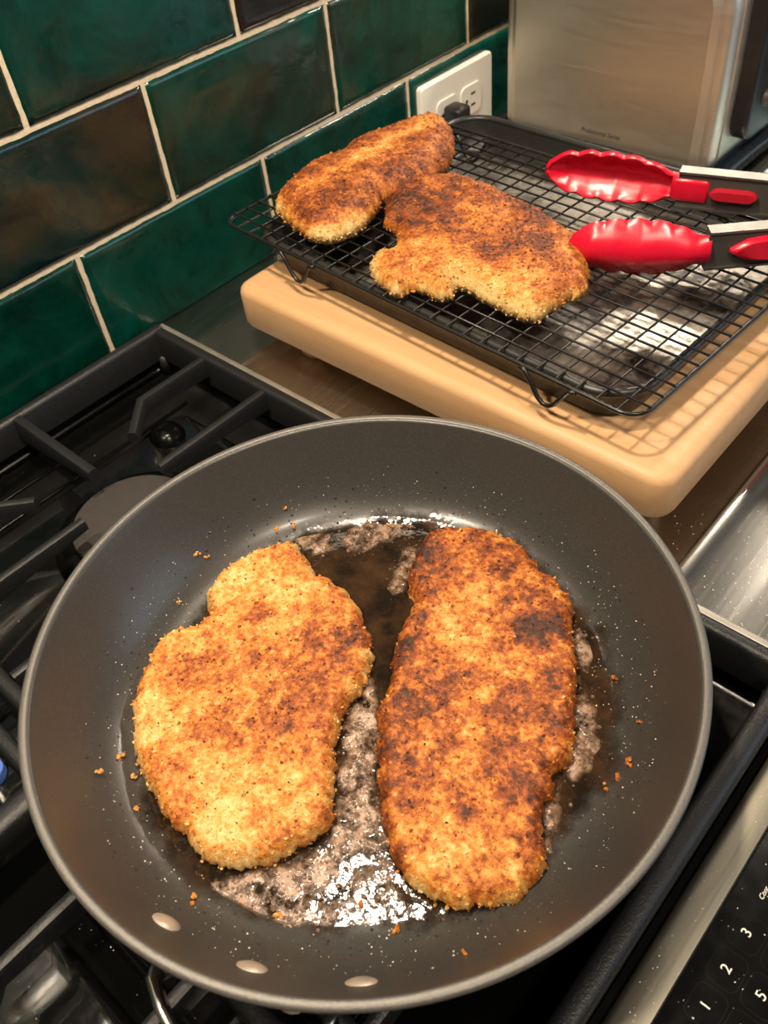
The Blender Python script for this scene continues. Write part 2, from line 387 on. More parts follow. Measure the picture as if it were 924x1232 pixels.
# ================================================================== COOKTOP
ck = thing('gas_cooktop', 'black enamelled gas cooktop with stainless trim and a touch control strip', 'cooktop')
bm = bmesh.new()
rings = [rrect(.004, .549, -.80, -.0005, .004, 2), rrect(.008, .546, -.797, -.004, .006, 2), rrect(.012, .542, -.79, -.009, .010, 2), rrect(.016, .538, -.785, -.013, .012, 2)]
loft(bm, [[(a, c, z) for a, c in R_] for R_, z in zip([rings[0]] + rings, (-.06, -.001, -.001, -.026, -.030))], cap0=True, cap1=True); normals(bm)
sharp(obj('spill_tray', bm, M['enamel'], ck), 60)
for (x0, x1) in ((.081, .272), (.3255, .470)):
    for (y0, y1) in ((-.317, -.045), (-.615, -.3295)):
        bm = bmesh.new()
        loft(bm, [[(a, c, -.031) for a, c in rrect(x0, x1, y0, y1, .008, 4)], [(a, c, -.0215) for a, c in rrect(x0 + .001, x1 - .001, y0 + .001, y1 - .001, .008, 4)], [(a, c, -.0200) for a, c in rrect(x0 + .0035, x1 - .0035, y0 + .0035, y1 - .0035, .007, 4)], [(a, c, -.0295) for a, c in rrect(x0 + .060, x1 - .060, y0 + .0055, y1 - .0055, .006, 4)]], cap0=False); normals(bm)
        sharp(obj('burner_plate', bm, M['enamel_plate'], ck), 60)
for x0, x1 in ((.040, .043), (.064, .067)):
    obj('bead', boxm(x0, x1, -.315, -.03, -.031, -.0285, .001), M['enamel'], ck)
for yy in (-.070, -.37):
    bm = bmesh.new(); lathe(bm, [(0, .012), (.006, .0115), (.011, .009), (.0145, .003), (.016, 0), (.020, -.001), (.021, -.004)], 32, (.092, yy, -.026))
    obj('igniter_dome', normals(bm), M['enamel'], ck)
# trim and control strip
obj('edge_trim', boxm(.004, .60, -.0010, .0040, -.02, .0030, .0008), M['trim_steel'], ck)
bm = bmesh.new(); pf = [(.549, -.02), (.549, -.006), (.5505, -.002), (.5530, 0), (.562, .0004), (.5645, 0), (.5652, -.0014), (.5652, -.02)]
loft(bm, [[(a, -.80, c) for a, c in pf], [(a, -.0005, c) for a, c in pf]]); normals(bm)
sharp(obj('control_bezel', bm, M['steel_strip'], ck), 40)
cg = obj('control_glass', boxm(.5652, .625, -.80, -.0005, -.02, -.0012, .0008), M['glass_black'], ck)
obj('front_bezel', boxm(.625, .645, -.80, -.0005, -.03, 0, .002), M['steel_strip'], ck)
def text(name, body, size, mat, parent, mw, shear=0.0, ext=.00008, align='CENTER', sx=1.0):
    cu = bpy.data.curves.new(name, 'FONT'); cu.body = body; cu.size = size; cu.shear = shear; cu.extrude = ext; cu.align_x = align; cu.align_y = 'CENTER'
    t = bpy.data.objects.new(name, cu); COL.objects.link(t)
    dg = bpy.context.evaluated_depsgraph_get(); me = bpy.data.meshes.new_from_object(t.evaluated_get(dg))
    bpy.data.objects.remove(t); me.materials.clear(); me.materials.append(mat)
    for v in me.vertices: v.co.x *= sx
    me.transform(mw); return obj(name, me, mat, parent, smooth=False)
KX = {0: .5783, 1: .5933}; KY = {'1': (-.1726, 0), '2': (-.1548, 0), '3': (-.1366, 0), '4': (-.1730, 1), '5': (-.1552, 1), '6': (-.1370, 1)}
for d, (ky, row) in KY.items():
    kx = KX[row]; b = bmesh.new()
    o1 = rrect(kx - .0069, kx + .0067, ky - .0079, ky + .0079, .0036, 5); i1 = rrect(kx - .00665, kx + .00645, ky - .00765, ky + .00765, .0034, 5)
    A = [b.verts.new((a, c, -.00112)) for a, c in o1]; B = [b.verts.new((a, c, -.00112)) for a, c in i1]
    for k in range(len(A)): b.faces.new((A[k], A[(k + 1) % len(A)], B[(k + 1) % len(A)], B[k]))
    ko = obj('touch_key', b, M['print_grey'], cg, smooth=False)
    if d in '1235':
        text('key_digit', d, .0060, M['print_white'], ko, Matrix.Translation((kx - .0003, ky, -.00112)) @ Matrix.Rotation(PI / 2, 4, 'Z'), sx=1.05)
text('key_caption', 'Cont', .0030, M['print_white'], cg, Matrix.Translation((.5763, -.1202, -.00112)) @ Matrix.Rotation(PI / 2, 4, 'Z'), shear=.25, align='LEFT')

# ---- burners
def burner(x, y, label):
    t = thing('gas_burner', label, 'burner', (x, y, -.026), group='gas burners under the grates')
    b = bmesh.new(); lathe(b, [(.058, 0), (.056, .003), (.046, .005), (.036, .005), (.035, .009), (0, .009)], 40); obj('burner_base', normals(b), M['enamel'], t)
    b = bmesh.new(); lathe(b, [(.030, .0085), (.041, .0092), (.0425, .0105), (.0420, .0128), (.039, .0140), (0, .0145)], 48); sharp(obj('burner_cap', normals(b), M['cap'], t), 50)
burner(.152, -.143, 'round grey gas burner cap beside the wall under the right grate')
burner(.413, -.143, 'round grey gas burner cap hidden beneath the frying pan')
burner(.152, -.445, 'round grey gas burner cap beside the wall under the left grate')
burner(.413, -.445, 'round grey gas burner cap under the left grate near the control strip')
# ---- cast iron grates
ZT = .012
def bar_mesh(pts, wt, h, taper=None):
    b = bmesh.new(); P = [Vector((x, y, 0)) for x, y in pts]; L = []; N = len(P)
    for i, q in enumerate(P):
        t = ((P[min(i + 1, N - 1)] - q).normalized() + (q - P[max(i - 1, 0)]).normalized()).normalized(); s = Vector((-t.y, t.x, 0))
        hh = h if taper is None else h + (taper - h) * i / (N - 1)
        a, c = wt / 2, wt / 2 * .72
        L.append([q + s * a + Vector((0, 0, ZT - hh)), q - s * a + Vector((0, 0, ZT - hh)), q - s * a + Vector((0, 0, ZT - .003)), q - s * c + Vector((0, 0, ZT - .0006)), q - s * c * .4 + Vector((0, 0, ZT)), q + s * c * .4 + Vector((0, 0, ZT)), q + s * c + Vector((0, 0, ZT - .0006)), q + s * a + Vector((0, 0, ZT - .003))])
    loft(b, L); return normals(b)
def grate(label, dy):
    t = thing('burner_grate', label, 'grate', (0, dy, 0))
    def bar(n, pts, wt=.0075, h=.012, taper=None): sharp(obj(n, bar_mesh(pts, wt, h, taper), M['iron'], t), 45)
    bar('frame_rail', [(.017, -.279), (.017, -.006)], .0095, .026); bar('frame_rail', [(.5395, -.279), (.5395, -.006)], .0115, .024)
    bar('frame_rail', [(.0218, -.0105), (.5335, -.0105)], .0095, .026); bar('frame_rail', [(.0218, -.2735), (.5335, -.2735)], .0095, .026)
    bar('middle_rail', [(.2865, -.2685), (.2865, -.0155)], .0150, .016)
    yc = -.143
    for xc, xa, xb in ((.150, .0218, .279), (.4135, .294, .5335)):
        bar('finger', [(xa, yc), (xc - .033, yc)], .0085, .020, .008); bar('finger', [(xb, yc), (xc + .033, yc)], .0085, .020, .008)
        for s in (-1, 1):
            ye = -.0155 if s > 0 else -.2685
            bar('finger', [(xc, ye), (xc, yc + s * .031)], .0075, .016, .007)
            for q in (-1, 1):
                bar('bent_finger', [(xc + q * .0685, ye), (xc + q * .0685, yc + s * .068), (xc + q * .042, yc + s * .040)], .0075, .016, .008)
    for x in (.019, .537):
        for y in (-.272, -.012):
            b = bmesh.new(); lathe(b, [(0, -.0295), (.006, -.0295), (.007, -.012), (0, -.012)], 12, (x, y, 0)); obj('foot', normals(b), M['iron'], t)
    return t
grate('black cast iron grate beneath the frying pan beside the steel worktop edge', 0)
grate('black cast iron grate holding the blue cloth left of the frying pan', -.2825)

# ================================================================== FRYING PAN
PC = (.3852, -.1580)
pan = thing('frying_pan', 'large dark grey nonstick frying pan with light rim holding two frying cutlets', 'frying pan', (PC[0], PC[1], ZT))
z0 = -ZT
inner = [(0, .0200), (.060, .0200), (.104, .0202), (.113, .0208), (.1195, .0228), (.1255, .0268), (.1310, .0325), (.1360, .0395), (.1405, .0475), (.1445, .0560), (.1480, .0640), (.1503, .0695), (.1512, .0712)]
outer = [(.1549, .0700), (.1525, .0630), (.1490, .0545), (.1445, .0450), (.1390, .0350), (.1330, .0265), (.1260, .0195), (.1180, .0150), (.1080, .0126), (0, .0124)]
bm = bmesh.new(); lathe(bm, [(r, z + z0) for r, z in inner] + [(.1549, .0705 + z0)] + [(r, z + z0) for r, z in outer], 160); normals(bm)
body = obj('pan_body', bm, M['nonstick'], pan)
bm = bmesh.new(); lathe(bm, [(r, z + z0) for r, z in [(.1509, .0700), (.1513, .0716), (.1520, .0721), (.1540, .0721), (.1551, .0714), (.1553, .0698), (.1545, .0685)]], 160); normals(bm)
obj('rim', bm, M['pan_rim'], pan)
def rivet(b, ang, z, r, out, rad, hgt, slope):
    d = Vector((math.cos(ang), math.sin(ang), 0)) * (1 if out else -1); n = (d + Vector((0, 0, slope))).normalized()
    c = Vector((math.cos(ang) * r, math.sin(ang) * r, z)); s = Vector((-math.sin(ang), math.cos(ang), 0)); u = n.cross(s)
    rings = []
    for t in (0, .35, .65, .88, 1.0):
        a = t * PI / 2; rr = rad * math.cos(a); h = hgt * math.sin(a)
        rings.append([c + n * (h - .0006) + (s * math.cos(2 * PI * k / 20) + u * math.sin(2 * PI * k / 20)) * max(rr, .0002) for k in range(20)])
    loft(b, rings, cap0=False); return b
for a in (-82.5, -65.8, -48.2):
    obj('rivet', normals(rivet(bmesh.new(), math.radians(a), .0440 + z0, .1389, False, .0070, .0026, .52)), M['rivet'], pan)
for a in (-72, -57):
    obj('outer_rivet', normals(rivet(bmesh.new(), math.radians(a), .058 + z0, .1512, True, .005, .003, -.3)), M['rivet'], pan)
# yoke handle: two flat steel arms that meet in the grip
hd = Vector((math.cos(math.radians(-65.5)), math.sin(math.radians(-65.5)), 0)); hs = Vector((-hd.y, hd.x, 0))
def strap(b, pts, wv, th):
    L = []; P = [Vector(q) for q in pts]
    for i, q in enumerate(P):
        t = (P[min(i + 1, len(P) - 1)] - P[max(i - 1, 0)]).normalized(); n = t.cross(Vector((0, 0, 1))).normalized(); v = n.cross(t)
        L.append([q + n * th / 2 + v * wv / 2, q - n * th / 2 + v * wv / 2, q - n * th / 2 - v * wv / 2, q + n * th / 2 - v * wv / 2])
    return normals(loft(b, L))
handle = obj('handle', strap(bmesh.new(), [hd * r + Vector((0, 0, z + z0)) for r, z in ((.178, .046), (.20, .050), (.24, .058), (.29, .066), (.33, .070), (.37, .071))], .016, .020), M['steel_bright'], pan)
md = handle.modifiers.new('round', 'BEVEL'); md.width = .005; md.segments = 3
for s in (-1, 1):
    pts = []
    for r, l, z in ((.1425, .030, .038), (.1500, .036, .0435), (.1560, .034, .0455), (.164, .026, .0455), (.172, .015, .046), (.182, .006, .047)):
        pts.append(hd * r * .99 + hs * s * l + Vector((0, 0, z + z0)))
    obj('handle_arm', strap(bmesh.new(), pts, .013, .0036), M['steel_bright'], handle)

# ================================================================== FRYING OIL, FOAM, BUBBLES
def dens(pts, sub=6):
    P = np.array(pts, float); n = len(P); out = []
    for i in range(n):
        a, b_, c, d = P[i - 1], P[i], P[(i + 1) % n], P[(i + 2) % n]
        for k in range(sub):
            t = k / sub
            out.append(.5 * ((2 * b_) + (-a + c) * t + (2 * a - 5 * b_ + 4 * c - d) * t * t + (-a + 3 * b_ - 3 * c + d) * t ** 3))
    return np.array(out)
def sdist(X, Y, poly):
    A = poly; B = np.roll(poly, -1, 0); d2 = np.full(X.shape, 1e9); ins = np.zeros(X.shape, bool); NX = np.zeros(X.shape); NY = np.zeros(X.shape)
    for (ax, ay), (bx, by) in zip(A, B):
        ex, ey = bx - ax, by - ay; t = np.clip(((X - ax) * ex + (Y - ay) * ey) / (ex * ex + ey * ey + 1e-18), 0, 1)
        px, py = ax + t * ex, ay + t * ey; q = (X - px) ** 2 + (Y - py) ** 2; mm = q < d2
        d2 = np.where(mm, q, d2); NX = np.where(mm, px, NX); NY = np.where(mm, py, NY)
        c = (ay > Y) != (by > Y)
        ins ^= c & (X < ex * (Y - ay) / (ey if ey else 1e-18) + ax)
    d = np.sqrt(d2); return np.where(ins, d, -d), NX, NY
def sheet(poly, g, hfun):
    x0, y0 = poly.min(0) - g; x1, y1 = poly.max(0) + g
    xs = np.arange(x0, x1 + g, g); ys = np.arange(y0, y1 + g, g); X, Y = np.meshgrid(xs, ys, indexing='ij')
    d, NX, NY = sdist(X, Y, poly); snap = d < .35 * g
    X2 = np.where(snap, NX, X); Y2 = np.where(snap, NY, Y); dd = np.where(snap, 0, d)
    keep = d > -.72 * g
    Z = hfun(X2, Y2, dd); idx = -np.ones(X.shape, int); kc = keep[:-1, :-1] & keep[1:, :-1] & keep[1:, 1:] & keep[:-1, 1:]
    used = np.zeros(X.shape, bool)
    for a, b_ in ((0, 0), (1, 0), (1, 1), (0, 1)): used[a:a + kc.shape[0], b_:b_ + kc.shape[1]] |= kc
    idx[used] = np.arange(used.sum())
    V = np.stack([X2[used], Y2[used], Z[used]], 1); I, J = np.nonzero(kc)
    F = np.stack([idx[I, J], idx[I + 1, J], idx[I + 1, J + 1], idx[I, J + 1]], 1)
    return V, F, dd[used]
oil_px = [(276.1, -105.9), (291.6, -84.8), (312.2, -58.5), (338.2, -45.1), (383.4, -34.2), (435.5, -47.0), (470.0, -64.6), (490.9, -92.5), (500.9, -122.1), (504.1, -155.8), (502.7, -182.9), (492.6, -208.8), (478.3, -228.5), (456.6, -247.5), (429.0, -267.9), (399.9, -277.3), (372.9, -277.3), (338.8, -266.0), (304.6, -242.8), (280.3, -211.6), (275.8, -178.4), (270.4, -147.2)]
op = dens(np.array(oil_px) / 1000, 8)
th = fbm(op[:, 0], op[:, 1], 0 * op[:, 0], 70, 3, 4); cen = np.array(PC); op = cen + (op - cen) * (1.02 + .05 * th[:, None])
V, F, dd = sheet(op, .0016, lambda x, y, d: np.maximum(.0201 + .0009 * np.clip(d / .002, 0, 1), np.interp(np.hypot(x - PC[0], y - PC[1]), [q[0] for q in inner], [q[1] for q in inner]) + .0003) + .00025 * fbm(x, y, 0 * x, 150, 2, 3) * np.clip(d / .003, 0, 1))
me = bpy.data.meshes.new('frying_oil'); me.from_pydata(V.tolist(), [], F.tolist()); me.update()
at_ = me.attributes.new('film', 'FLOAT', 'POINT'); at_.data.foreach_set('value', np.clip(dd / .013, 0, 1).astype(np.float32))
tag(obj('frying_oil', me, M['oil']), 'shallow pool of dark brown frying oil covering the frying pan floor', 'oil', kind='stuff')
foams = [[(376.0, -148.4), (397.0, -161.2), (419.7, -188.9), (446.4, -211.5), (463.1, -219.6), (470.7, -227.2), (458.0, -238.3), (439.5, -258.2), (427.7, -268.5), (409.8, -272.7), (395.9, -279.4), (389.4, -273.9), (401.2, -261.4), (419.3, -233.7), (416.2, -216.4), (404.2, -201.4), (391.1, -185.6), (384.9, -170.8)],
    [(461.0, -86.1), (471.6, -90.1), (487.2, -105.2), (492.9, -119.2), (491.1, -133.1), (486.8, -140.5), (496.2, -154.5), (502.6, -168.6), (496.6, -172.3), (484.6, -150.5), (478.7, -123.2)],
    [(300.6, -85.0), (306.5, -66.4), (325.6, -52.2), (332.3, -60.9), (326.0, -80.7), (315.4, -96.0)], [(275.2, -108.7), (287.7, -93.2), (299.4, -95.6), (299.0, -109.5)],
    [(440.2, -55.6), (451.4, -51.6), (462.0, -64.1), (461.4, -81.6), (448.8, -69.7)], [(338, -74), (346, -70), (358, -98), (350, -104), (343, -92)]]
fo = thing('fat_foam', 'pinkish brown bubbling foam between the two cutlets in the frying pan', 'foam'); fo['kind'] = 'stuff'
fv = []
for n_, f_ in enumerate(foams):
    fp = dens(np.array(f_) / 1000, 8); c_ = fp.mean(0)
    fp = fp + .0048 * np.stack([fbm(fp[:, 0], fp[:, 1], 0 * fp[:, 0], 160, 3, 8), fbm(fp[:, 0], fp[:, 1], 0 * fp[:, 0], 160, 3, 9)], 1)
    V, F, dd = sheet(fp, .0009, lambda x, y, d: .0211 + (.0008 + .0006 * fbm(x, y, 0 * x, 120, 3, 6)) * np.clip(d / .005, 0, 1))
    me = bpy.data.meshes.new('foam_patch'); me.from_pydata(V.tolist(), [], F.tolist()); me.update()
    fa = np.clip(dd / .0035, 0, 1) * 1.15
    for hx, hy, hr in ((.457, -.236, .018), (.436, -.247, .006), (.440, -.222, .007), (.405, -.245, .006)): fa = fa - .9 * np.exp(-((V[:, 0] - hx) ** 2 + (V[:, 1] - hy) ** 2) / hr ** 2)
    at_ = me.attributes.new('film', 'FLOAT', 'POINT'); at_.data.foreach_set('value', np.clip(fa, 0, 1).astype(np.float32))
    o = obj('foam_patch', me, M['foam'], fo); o['kind'] = 'stuff'; fv.append(V)
def blobs(name, pts, radii, mat, parent, sub=1, squash=.7, smooth=True, attr=None, jit=0.0):
    b0 = bmesh.new(); bmesh.ops.create_icosphere(b0, subdivisions=sub, radius=1.0)
    bv = np.array([v.co[:] for v in b0.verts]); bf = np.array([[v.index for v in f.verts] for f in b0.faces]); b0.free()
    n = len(pts); pts = np.asarray(pts); radii = np.asarray(radii)
    q = np.repeat(bv[None], n, 0)
    if jit: q = q * (1 + jit * (rng.random((n, len(bv), 1)) - .5) * 2) * (1 + jit * (rng.random((n, 1, 3)) - .5) * 1.4)
    ang = rng.random(n) * 6.28; c, s = np.cos(ang)[:, None], np.sin(ang)[:, None]
    q = np.stack([q[..., 0] * c - q[..., 1] * s, q[..., 0] * s + q[..., 1] * c, q[..., 2] * squash], -1)
    VV = (q * radii[:, None, None] + pts[:, None]).reshape(-1, 3); FF = (bf[None] + (np.arange(n) * len(bv))[:, None, None]).reshape(-1, 3)
    me = bpy.data.meshes.new(name); me.from_pydata(VV.tolist(), [], FF.tolist()); me.update()
    if attr is not None:
        a = me.attributes.new('toast', 'FLOAT', 'POINT'); a.data.foreach_set('value', np.repeat(np.clip(attr, 0, 1), len(bv)).astype(np.float32))
    o = obj(name, me, mat, parent, smooth=smooth); o['kind'] = 'stuff'; return o
FV = np.concatenate(fv); pick = FV[rng.integers(0, len(FV), 1500)]
pick = pick + np.concatenate([rng.normal(0, .003, (1500, 2)), np.full((1500, 1), -.0002)], 1)
blobs('bubbles', pick, np.where(rng.random(1500) < .06, .0009, .0002) + .0006 * rng.random(1500) ** 3, M['bubble'], fo, 2, .8)
# fat droplets spattered over the pan floor and lower wall
n = 1700; a = rng.random(n) * 2 * PI; r = .090 + .050 * rng.random(n) ** 1.7
zi = np.interp(r, [q[0] for q in inner], [q[1] for q in inner])
dp = np.stack([PC[0] + r * np.cos(a), PC[1] + r * np.sin(a), zi + .0001], 1)
o = blobs('fat_droplets', dp, .0002 + .0009 * rng.random(n) ** 4, M['droplet'], None, 1, .45)
tag(o, 'tiny glossy fat droplets spattered around the frying pan floor', 'droplets', kind='stuff')

n = 3600; a = rng.random(n) * 2 * PI; r = .088 + .050 * rng.random(n) ** 1.5
sel = rng.random(n) < .35 + .65 * np.clip(np.cos(a - 1.35), 0, 1) + .4 * np.clip(np.cos(a + 2.2), 0, 1); a = a[sel]; r = r[sel]
zi = np.interp(r, [q[0] for q in inner], [q[1] for q in inner])
o = blobs('painted_fat_glints', np.stack([PC[0] + r * np.cos(a), PC[1] + r * np.sin(a), zi + .0001], 1), .00012 + .00038 * rng.random(len(a)) ** 3, M['painted_glint'], None, 1, .6, False)  # lamp sparkle on small fat drops, painted as pale specks
tag(o, 'fine fat specks painted pale as glints over the frying pan floor edge', 'specks', kind='stuff')

# ================================================================== CUTLETS
def cutlet(name, label, outline, zb, T, toast, seed, wedge=.007, g=.00085, ncr=2600, lump=.0022, herbs=0, group=None):
    poly = dens(np.array(outline) / 1000, 14)
    jx = fbm(poly[:, 0], poly[:, 1], 0 * poly[:, 0], 230, 3, seed); jy = fbm(poly[:, 0], poly[:, 1], 0 * poly[:, 0] + 5, 230, 3, seed + 1)
    poly = poly + .0022 * np.stack([jx, jy], 1) + .0012 * np.stack([vnoise(poly[:, 0] * 700, poly[:, 1] * 700, 0 * poly[:, 0], seed + 3), vnoise(poly[:, 0] * 700, poly[:, 1] * 700, 0 * poly[:, 0], seed + 4)], 1)
    c = poly.mean(0)
    root = thing(name, label, 'cutlet', (c[0], c[1], zb), group=group)
    def hf(x, y, d):
        e = np.clip(d / wedge, 0, 1); prof_ = .30 + .70 * (1 - (1 - e) ** 2.4) ** .8
        crumb = np.abs(vnoise(x * 480, y * 480, 0 * x, seed + 40)) * .0009 + np.abs(vnoise(x * 900, y * 900, 0 * x, seed + 41)) * .0005
        return T * prof_ + lump * fbm(x, y, 0 * x, 38, 3, seed + 20) * e + (crumb - .0004)
    V, F, dd = sheet(poly, g, hf)
    tv = toast(V[:, 0], V[:, 1], dd, V[:, 2])
    # side wall and underside
    N = len(V); ed = {}
    for q in F:
        for k in range(4):
            a_, b_ = int(q[k]), int(q[(k + 1) % 4])
            if (b_, a_) in ed: del ed[(b_, a_)]
            else: ed[(a_, b_)] = 1
    low = V.copy(); low[:, 2] = 0
    inward = (c - low[:, :2]); inward /= np.linalg.norm(inward, axis=1)[:, None] + 1e-9
    bd = np.array(sorted({k for e in ed for k in e})); low[bd, :2] += inward[bd] * .0012
    mid = {}; VV = V.tolist(); FF = F.tolist(); extra = []
    remap = {int(k): N + i for i, k in enumerate(bd)}; VV += [low[k].tolist() for k in bd]
    for a_, b_ in ed: FF.append((b_, a_, remap[a_], remap[b_]))
    VV = [(x - c[0], y - c[1], z) for x, y, z in VV]
    # underside as one n-gon fan
    ci = len(VV); VV.append((0, 0, 0.0002))
    for a_, b_ in ed: FF.append((remap[b_], remap[a_], ci))
    tfull = np.concatenate([tv, tv[bd] * .5, [.5]])
    me = bpy.data.meshes.new('meat'); me.from_pydata(VV, [], FF); me.update()
    at = me.attributes.new('toast', 'FLOAT', 'POINT'); at.data.foreach_set('value', np.clip(tfull, 0, 1).astype(np.float32))
    body_ = obj('breaded_meat', me, M['crumb'], root)
    # crumb granules, denser along the ragged edge
    wgt = 1 + 1.2 * (dd < .003); wgt /= wgt.sum(); pk = rng.choice(N, ncr, p=wgt)
    P = V[pk] + np.stack([rng.normal(0, .0003, ncr), rng.normal(0, .0003, ncr), rng.normal(0, .0002, ncr)], 1); P[:, :2] -= c
    ee = dd[pk] < .0012; P[ee, 2] *= rng.random(ee.sum()) * .9 + .15
    rad = .00028 + .00075 * rng.random(ncr) ** 2.6
    blobs('breadcrumbs', P, rad, M['crumb'], root, 1, .75, False, tv[pk] + rng.normal(0, .16, ncr), .5)
    if herbs:
        pk = rng.integers(0, N, herbs); P = V[pk].copy(); P[:, :2] -= c; P[:, 2] += .0003
        blobs('herb_flecks', P, .00022 + .00036 * rng.random(herbs) ** 2, M['herb'], root, 1, .6, False, None, .5)
    return root
def sm(a, b_, x): t = np.clip((x - a) / (b_ - a), 0, 1); return t * t * (3 - 2 * t)
def spot(x, y, cx, cy, r): return np.exp(-(((x - cx) ** 2 + (y - cy) ** 2) / r ** 2))
def t1(x, y, d, z):      # paler cutlet: golden, more browned towards its far right flank
    t = .385 + .26 * fbm(x, y, 0 * x, 55, 3, 71) + .26 * fbm(x, y, 0 * x, 190, 3, 72) + .16 * fbm(x, y, 0 * x, 600, 2, 73)
    t += .22 * spot(x, y, .352, -.140, .022) + .22 * spot(x, y, .372, -.168, .022) + .12 * spot(x, y, .330, -.200, .03) + .12 * spot(x, y, .375, -.21, .02)
    t -= .12 * spot(x, y, .285, -.150, .018) + .16 * spot(x, y, .395, -.245, .022) + .10 * spot(x, y, .31, -.235, .02)
    return t - .15 * (1 - sm(0, .004, d))
def t2(x, y, d, z):      # darker cutlet: brown crust with burnt patches, pale near end
    t = .58 + .34 * fbm(x, y, 0 * x, 60, 3, 81) + .36 * fbm(x, y, 0 * x, 170, 3, 82) + .18 * fbm(x, y, 0 * x, 600, 2, 83)
    t += .28 * spot(x, y, .352, -.075, .020) + .25 * spot(x, y, .440, -.075, .022) + .25 * spot(x, y, .470, -.118, .018) + .22 * spot(x, y, .392, -.150, .018) + .22 * spot(x, y, .425, -.185, .02) + .2 * spot(x, y, .477, -.160, .016)
    t -= .30 * spot(x, y, .485, -.195, .022) + .16 * spot(x, y, .40, -.095, .022) + .14 * spot(x, y, .43, -.14, .018) + .15 * spot(x, y, .45, -.200, .012)
    return t - .10 * (1 - sm(0, .0035, d))
def t3(x, y, d, z):      # slim cutlet on the rack: rusty brown with golden streak along its ridge
    t = .66 + .22 * fbm(x, y, 0 * x, 50, 3, 91) + .24 * fbm(x, y, 0 * x, 170, 3, 92) + .15 * fbm(x, y, 0 * x, 450, 2, 93)
    ax = np.array((.10, .12)); bx = np.array((.108, .245)); tt = np.clip((y - ax[1]) / (bx[1] - ax[1]), 0, 1); lx = ax[0] + (bx[0] - ax[0]) * tt
    t -= .34 * np.exp(-((x - lx) / .009) ** 2) * sm(.09, .12, y) * (1 - sm(.245, .26, y))
    t -= .30 * sm(.128, .146, x) * (1 - sm(.095, .115, y)) * (1 - sm(0, .012, d)) + .35 * (1 - sm(.0, .006, d)) * (1 - sm(.10, .13, y))
    return t
def t4(x, y, d, z):      # wide cutlet on the rack: brown crust, golden lower edge
    t = .70 + .28 * fbm(x, y, 0 * x, 45, 3, 101) + .28 * fbm(x, y, 0 * x, 160, 3, 102) + .15 * fbm(x, y, 0 * x, 450, 2, 103)
    t += .14 * spot(x, y, .19, .13, .03) - .22 * spot(x, y, .225, .145, .018)
    t -= .34 * sm(.110, .072, y + .10 * (x - .26)) + .18 * sm(.26, .31, x)
    t -= .22 * (1 - sm(0, .004, d)) * (1 - sm(.10, .14, y)); return t
C1 = [(287.8, -113.5), (309.3, -121.2), (340.9, -122.2), (363.3, -133.3), (374.0, -142.9), (381.9, -158.0), (385.1, -175.9), (391.3, -186.6), (405.2, -205.0), (419.1, -221.3), (414.6, -238.0), (408.7, -253.0), (390.1, -266.1), (371.4, -266.8), (341.9, -263.2), (322.5, -256.8), (309.4, -247.9), (292.6, -232.4), (279.1, -203.1), (287.6, -182.4), (273.8, -168.6), (271.3, -147.3), (277.7, -126.6)]
C2 = [(360.3, -97.6), (351.1, -84.3), (345.4, -64.9), (352.2, -52.7), (371.0, -40.3), (392.5, -37.5), (410.4, -44.5), (429.9, -49.3), (444.2, -66.1), (461.3, -87.4), (472.2, -106.9), (482.4, -125.0), (482.6, -139.2), (488.1, -145.1), (486.2, -153.4), (498.5, -169.4), (504.2, -180.0), (501.2, -195.8), (490.1, -207.8), (478.8, -215.8), (462.1, -217.7), (448.7, -213.2), (437.6, -206.2), (421.5, -191.9), (408.2, -176.9), (397.1, -162.4), (388.7, -144.3), (377.4, -126.9), (370.2, -104.6)]
A_ = [(81.3, 84.0), (72.3, 95.9), (61.8, 132.1), (62.8, 145.3), (69.2, 171.6), (63.7, 185.0), (72.9, 217.6), (85.1, 256.3), (105.5, 260.5), (123.4, 246.2), (143.9, 218.2), (150.1, 196.6), (152.9, 174.0), (148.3, 153.6), (142.6, 138.5), (150.7, 115.4), (155.3, 96.7), (150.6, 75.4), (138.9, 68.1), (118.3, 71.0), (97.3, 77.0)]
B_ = [(146.4, 140.0), (150.2, 153.6), (156.2, 175.9), (172.0, 188.0), (189.3, 189.1), (211.8, 187.5), (223.2, 184.1), (255.5, 176.8), (286.4, 165.0), (303.2, 160.2), (325.3, 128.2), (332.9, 110.4), (326.1, 100.4), (324.2, 76.2), (311.9, 70.2), (294.0, 72.4), (276.7, 75.6), (262.1, 76.4), (264.2, 65.1), (259.1, 57.2), (238.3, 57.3), (233.5, 47.2), (215.3, 50.6), (199.8, 58.8), (195.6, 71.2), (201.7, 84.0), (176.5, 109.6), (165.2, 112.4)]
cutlet('breaded_cutlet', 'paler golden breaded cutlet frying in the pan, flecked with herbs', C1, .0208, .0130, t1, 11, herbs=170)
cutlet('breaded_cutlet', 'darker brown breaded cutlet frying in the pan, long with a mottled crust', C2, .0208, .0130, t2, 23, herbs=50)
RZ = .0848
cutlet('breaded_cutlet', 'narrow thick rusty brown cutlet on the wire rack next to the wall', A_, RZ, .021, t3, 37, wedge=.022, g=.0011, ncr=4500)
cutlet('breaded_cutlet', 'wide notched brown cutlet on the wire rack with golden edge near tongs', B_, RZ, .016, t4, 53, wedge=.013, g=.0011, ncr=4500)
